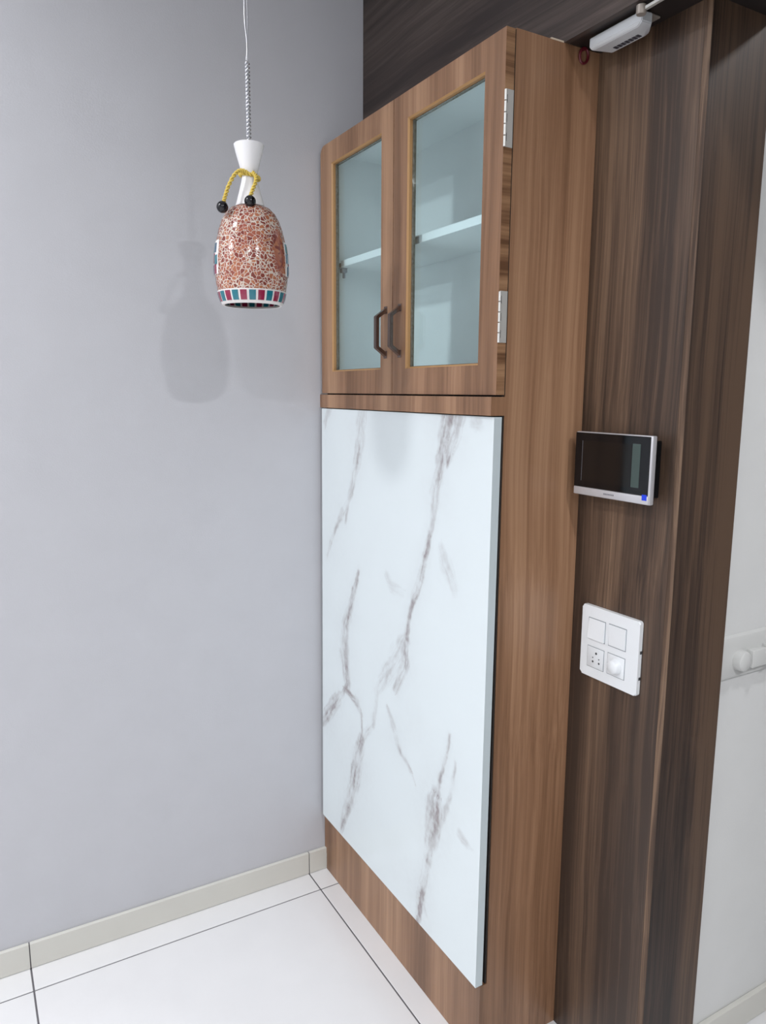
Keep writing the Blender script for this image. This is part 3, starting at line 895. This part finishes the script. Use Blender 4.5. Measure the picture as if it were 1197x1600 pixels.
prism(bm, rrect(-.8240, -.9755, .8765, 1.0275, .006), 'X', XS, D - .0003)
es = [e for e in bm.edges if abs(e.verts[0].co.x - XS) < 1e-5 and abs(e.verts[1].co.x - XS) < 1e-5]
bmesh.ops.bevel(bm, geom=es, offset=.0022, segments=3, affect='EDGES')
obj('plate', bm, M['white_plastic'], sw, smooth='auto')
MOD = {'rocker': (-.8442, -.8885), 'rocker2': (-.8995, -.9428)}
cells = [(-.8442, -.8885, .9585, 1.0020), (-.8995, -.9430, .9588, 1.0025), (-.8445, -.8885, .8990, .9418), (-.8995, -.9432, .9000, .9425)]
for i, (a, b, c, d) in enumerate(cells):
    obj('module_seam', bx(XS - .0003, XS + .002, b - .0012, a + .0012, c - .0012, d + .0012), M['plastic_gap'], sw)
    if i < 2:
        bm = bmesh.new()   # rocker: wedge tipped to one side
        lo, hi = (.0046, .0012) if i == 0 else (.0016, .0030)
        prism(bm, [(XS + .002, c), (XS - lo, c + .0006), (XS - hi, d - .0006), (XS + .002, d)], 'Y', b, a)
        bmesh.ops.bevel(bm, geom=bm.edges[:], offset=.0006, segments=2, affect='EDGES')
        obj('rocker_switch', bm, M['white_plastic'], sw, smooth='auto')
    elif i == 2:
        so = obj('socket', bx(XS - .0014, XS + .002, b, a, c, d, bevel=.0006), M['white_plastic2'], sw, smooth='auto')
        for y, z, r in ((-.8690, .9308, .0036), (-.8603, .9203, .0019), (-.8772, .9203, .0019), (-.8606, .9118, .0030), (-.8776, .9118, .0030)):
            bm = bmesh.new(); lathe(bm, [(0, -.0017), (r * .72, -.0017), (r * .72, -.001), (0, -.001)], (XS, y, z), 16, axis='X')
            obj('pin_hole', bm, M['hole'], so)
    else:
        obj('regulator_base', bx(XS - .0014, XS + .002, b, a, c, d, bevel=.0006), M['white_plastic'], sw, smooth='auto')
        bm = bmesh.new(); lathe(bm, [(.0165, -.001), (.0160, -.004), (.0135, -.0115), (.0120, -.0132), (0, -.0138)], (XS, -.9213, .9210), 32, axis='X')
        obj('regulator_knob', bm, M['white_plastic'], sw, smooth=True)
for z in (.912, .965):
    obj('plate_notch', bx(XS + .004, D - .0004, -.9762, -.9750, z - .003, z + .003), M['hole'], sw)

# ------------------------------------------------------------------ door closer under the lintel
dc = empty('door_closer', (.172, -.89, H), 'small silver door closer fixed under the dark lintel', 'door closer')
obj('mounting_plate', bx(.156, .200, -.945, -.838, H - .004, H - .0003, bevel=.001), M['closer_knob'], dc)
bm = bmesh.new()
yA, yB = -.829, -.956
top = [(.150, yA), (.196, yA - .012), (.196, yB + .030), (.172, yB + .004), (.150, yB + .006)]
bot = [(.154, yA - .004), (.192, yA - .016), (.192, yB + .036), (.172, yB + .012), (.154, yB + .018)]
A = [bm.verts.new((x, y, H - .004)) for x, y in top]; B = [bm.verts.new((x, y, 2.0795)) for x, y in top]; C = [bm.verts.new((x, y, 2.0750)) for x, y in bot]
n = len(A); bm.faces.new(A); bm.faces.new(C)
for a, b in ((A, B), (B, C)):
    for i in range(n): bm.faces.new((a[i], a[(i + 1) % n], b[(i + 1) % n], b[i]))
bmesh.ops.bevel(bm, geom=bm.edges[:], offset=.0014, segments=2, affect='EDGES')
body = obj('body', bm, M['closer'], dc, smooth='auto')
for k in range(7):
    y = -.862 - k * .0085
    obj('print_mark', bx(.176, .186, y - .0062, y, 2.0742, 2.0752), M['closer_mark'], body)
bm = bmesh.new(); lathe(bm, [(0, 2.083), (.0075, 2.083), (.0085, 2.086), (.0085, H - .003), (0, H - .003)], (.140, -.957, 0), 20)
obj('pinion_cap', bm, M['closer_knob'], dc, smooth='auto')
bm = bmesh.new(); prism(bm, [(.140, -.952), (.146, -.957), (.128, -1.34), (.120, -1.34)], 'Z', 2.0885, 2.0930)
obj('arm', bm, M['steel'], dc)

# ------------------------------------------------------------------ small red ring by the cabinet top
bm = bmesh.new()
tube(bm, [(.174 + .0105 * math.cos(a), -CW - .0045 - .0015 * math.sin(a), 2.0855 + .0125 * math.sin(a)) for a in [2 * math.pi * k / 32 for k in range(32)]], .0026, 8, close=True)
tube(bm, [(.174, -CW + .0005, 2.0965), (.174, -CW - .009, 2.0965)], .0022, 8)
tag(obj('hook_ring', bm, M['red'], smooth='auto', loc=(.174, -CW, 2.085)), 'small dark red ring hooked on the cabinet side below the lintel', 'ring')

# ------------------------------------------------------------------ white trunking on the hallway wall
tr = empty('wall_trunking', (.42, YH, .92), 'white surface trunking with a round knob on the hallway wall', 'trunking')
bm = bmesh.new()
prism(bm, [(YH - .0003, .880), (YH - .008, .883), (YH - .011, .890), (YH - .011, .962), (YH - .008, .970), (YH - .0003, .973)], 'X', XJ + .003, 1.6)
strip = obj('cover_strip', bm, M['trunk'], tr, smooth='auto')
bm = bmesh.new(); lathe(bm, [(.0215, .0), (.0215, -.010), (.0195, -.016), (.0165, -.018), (0, -.019)], (.462, YH - .0105, .9205), 32, axis='Y')
obj('round_knob', bm, M['trunk'], tr, smooth='auto')
obj('block', bx(.486, .534, YH - .026, YH - .0105, .902, .939, bevel=.002), M['trunk'], tr, smooth='auto')
obj('block', bx(.536, .548, YH - .034, YH - .0105, .900, .944, bevel=.002), M['trunk'], tr, smooth='auto')
obj('block', bx(.550, .640, YH - .024, YH - .0105, .896, .940, bevel=.002), M['trunk'], tr, smooth='auto')
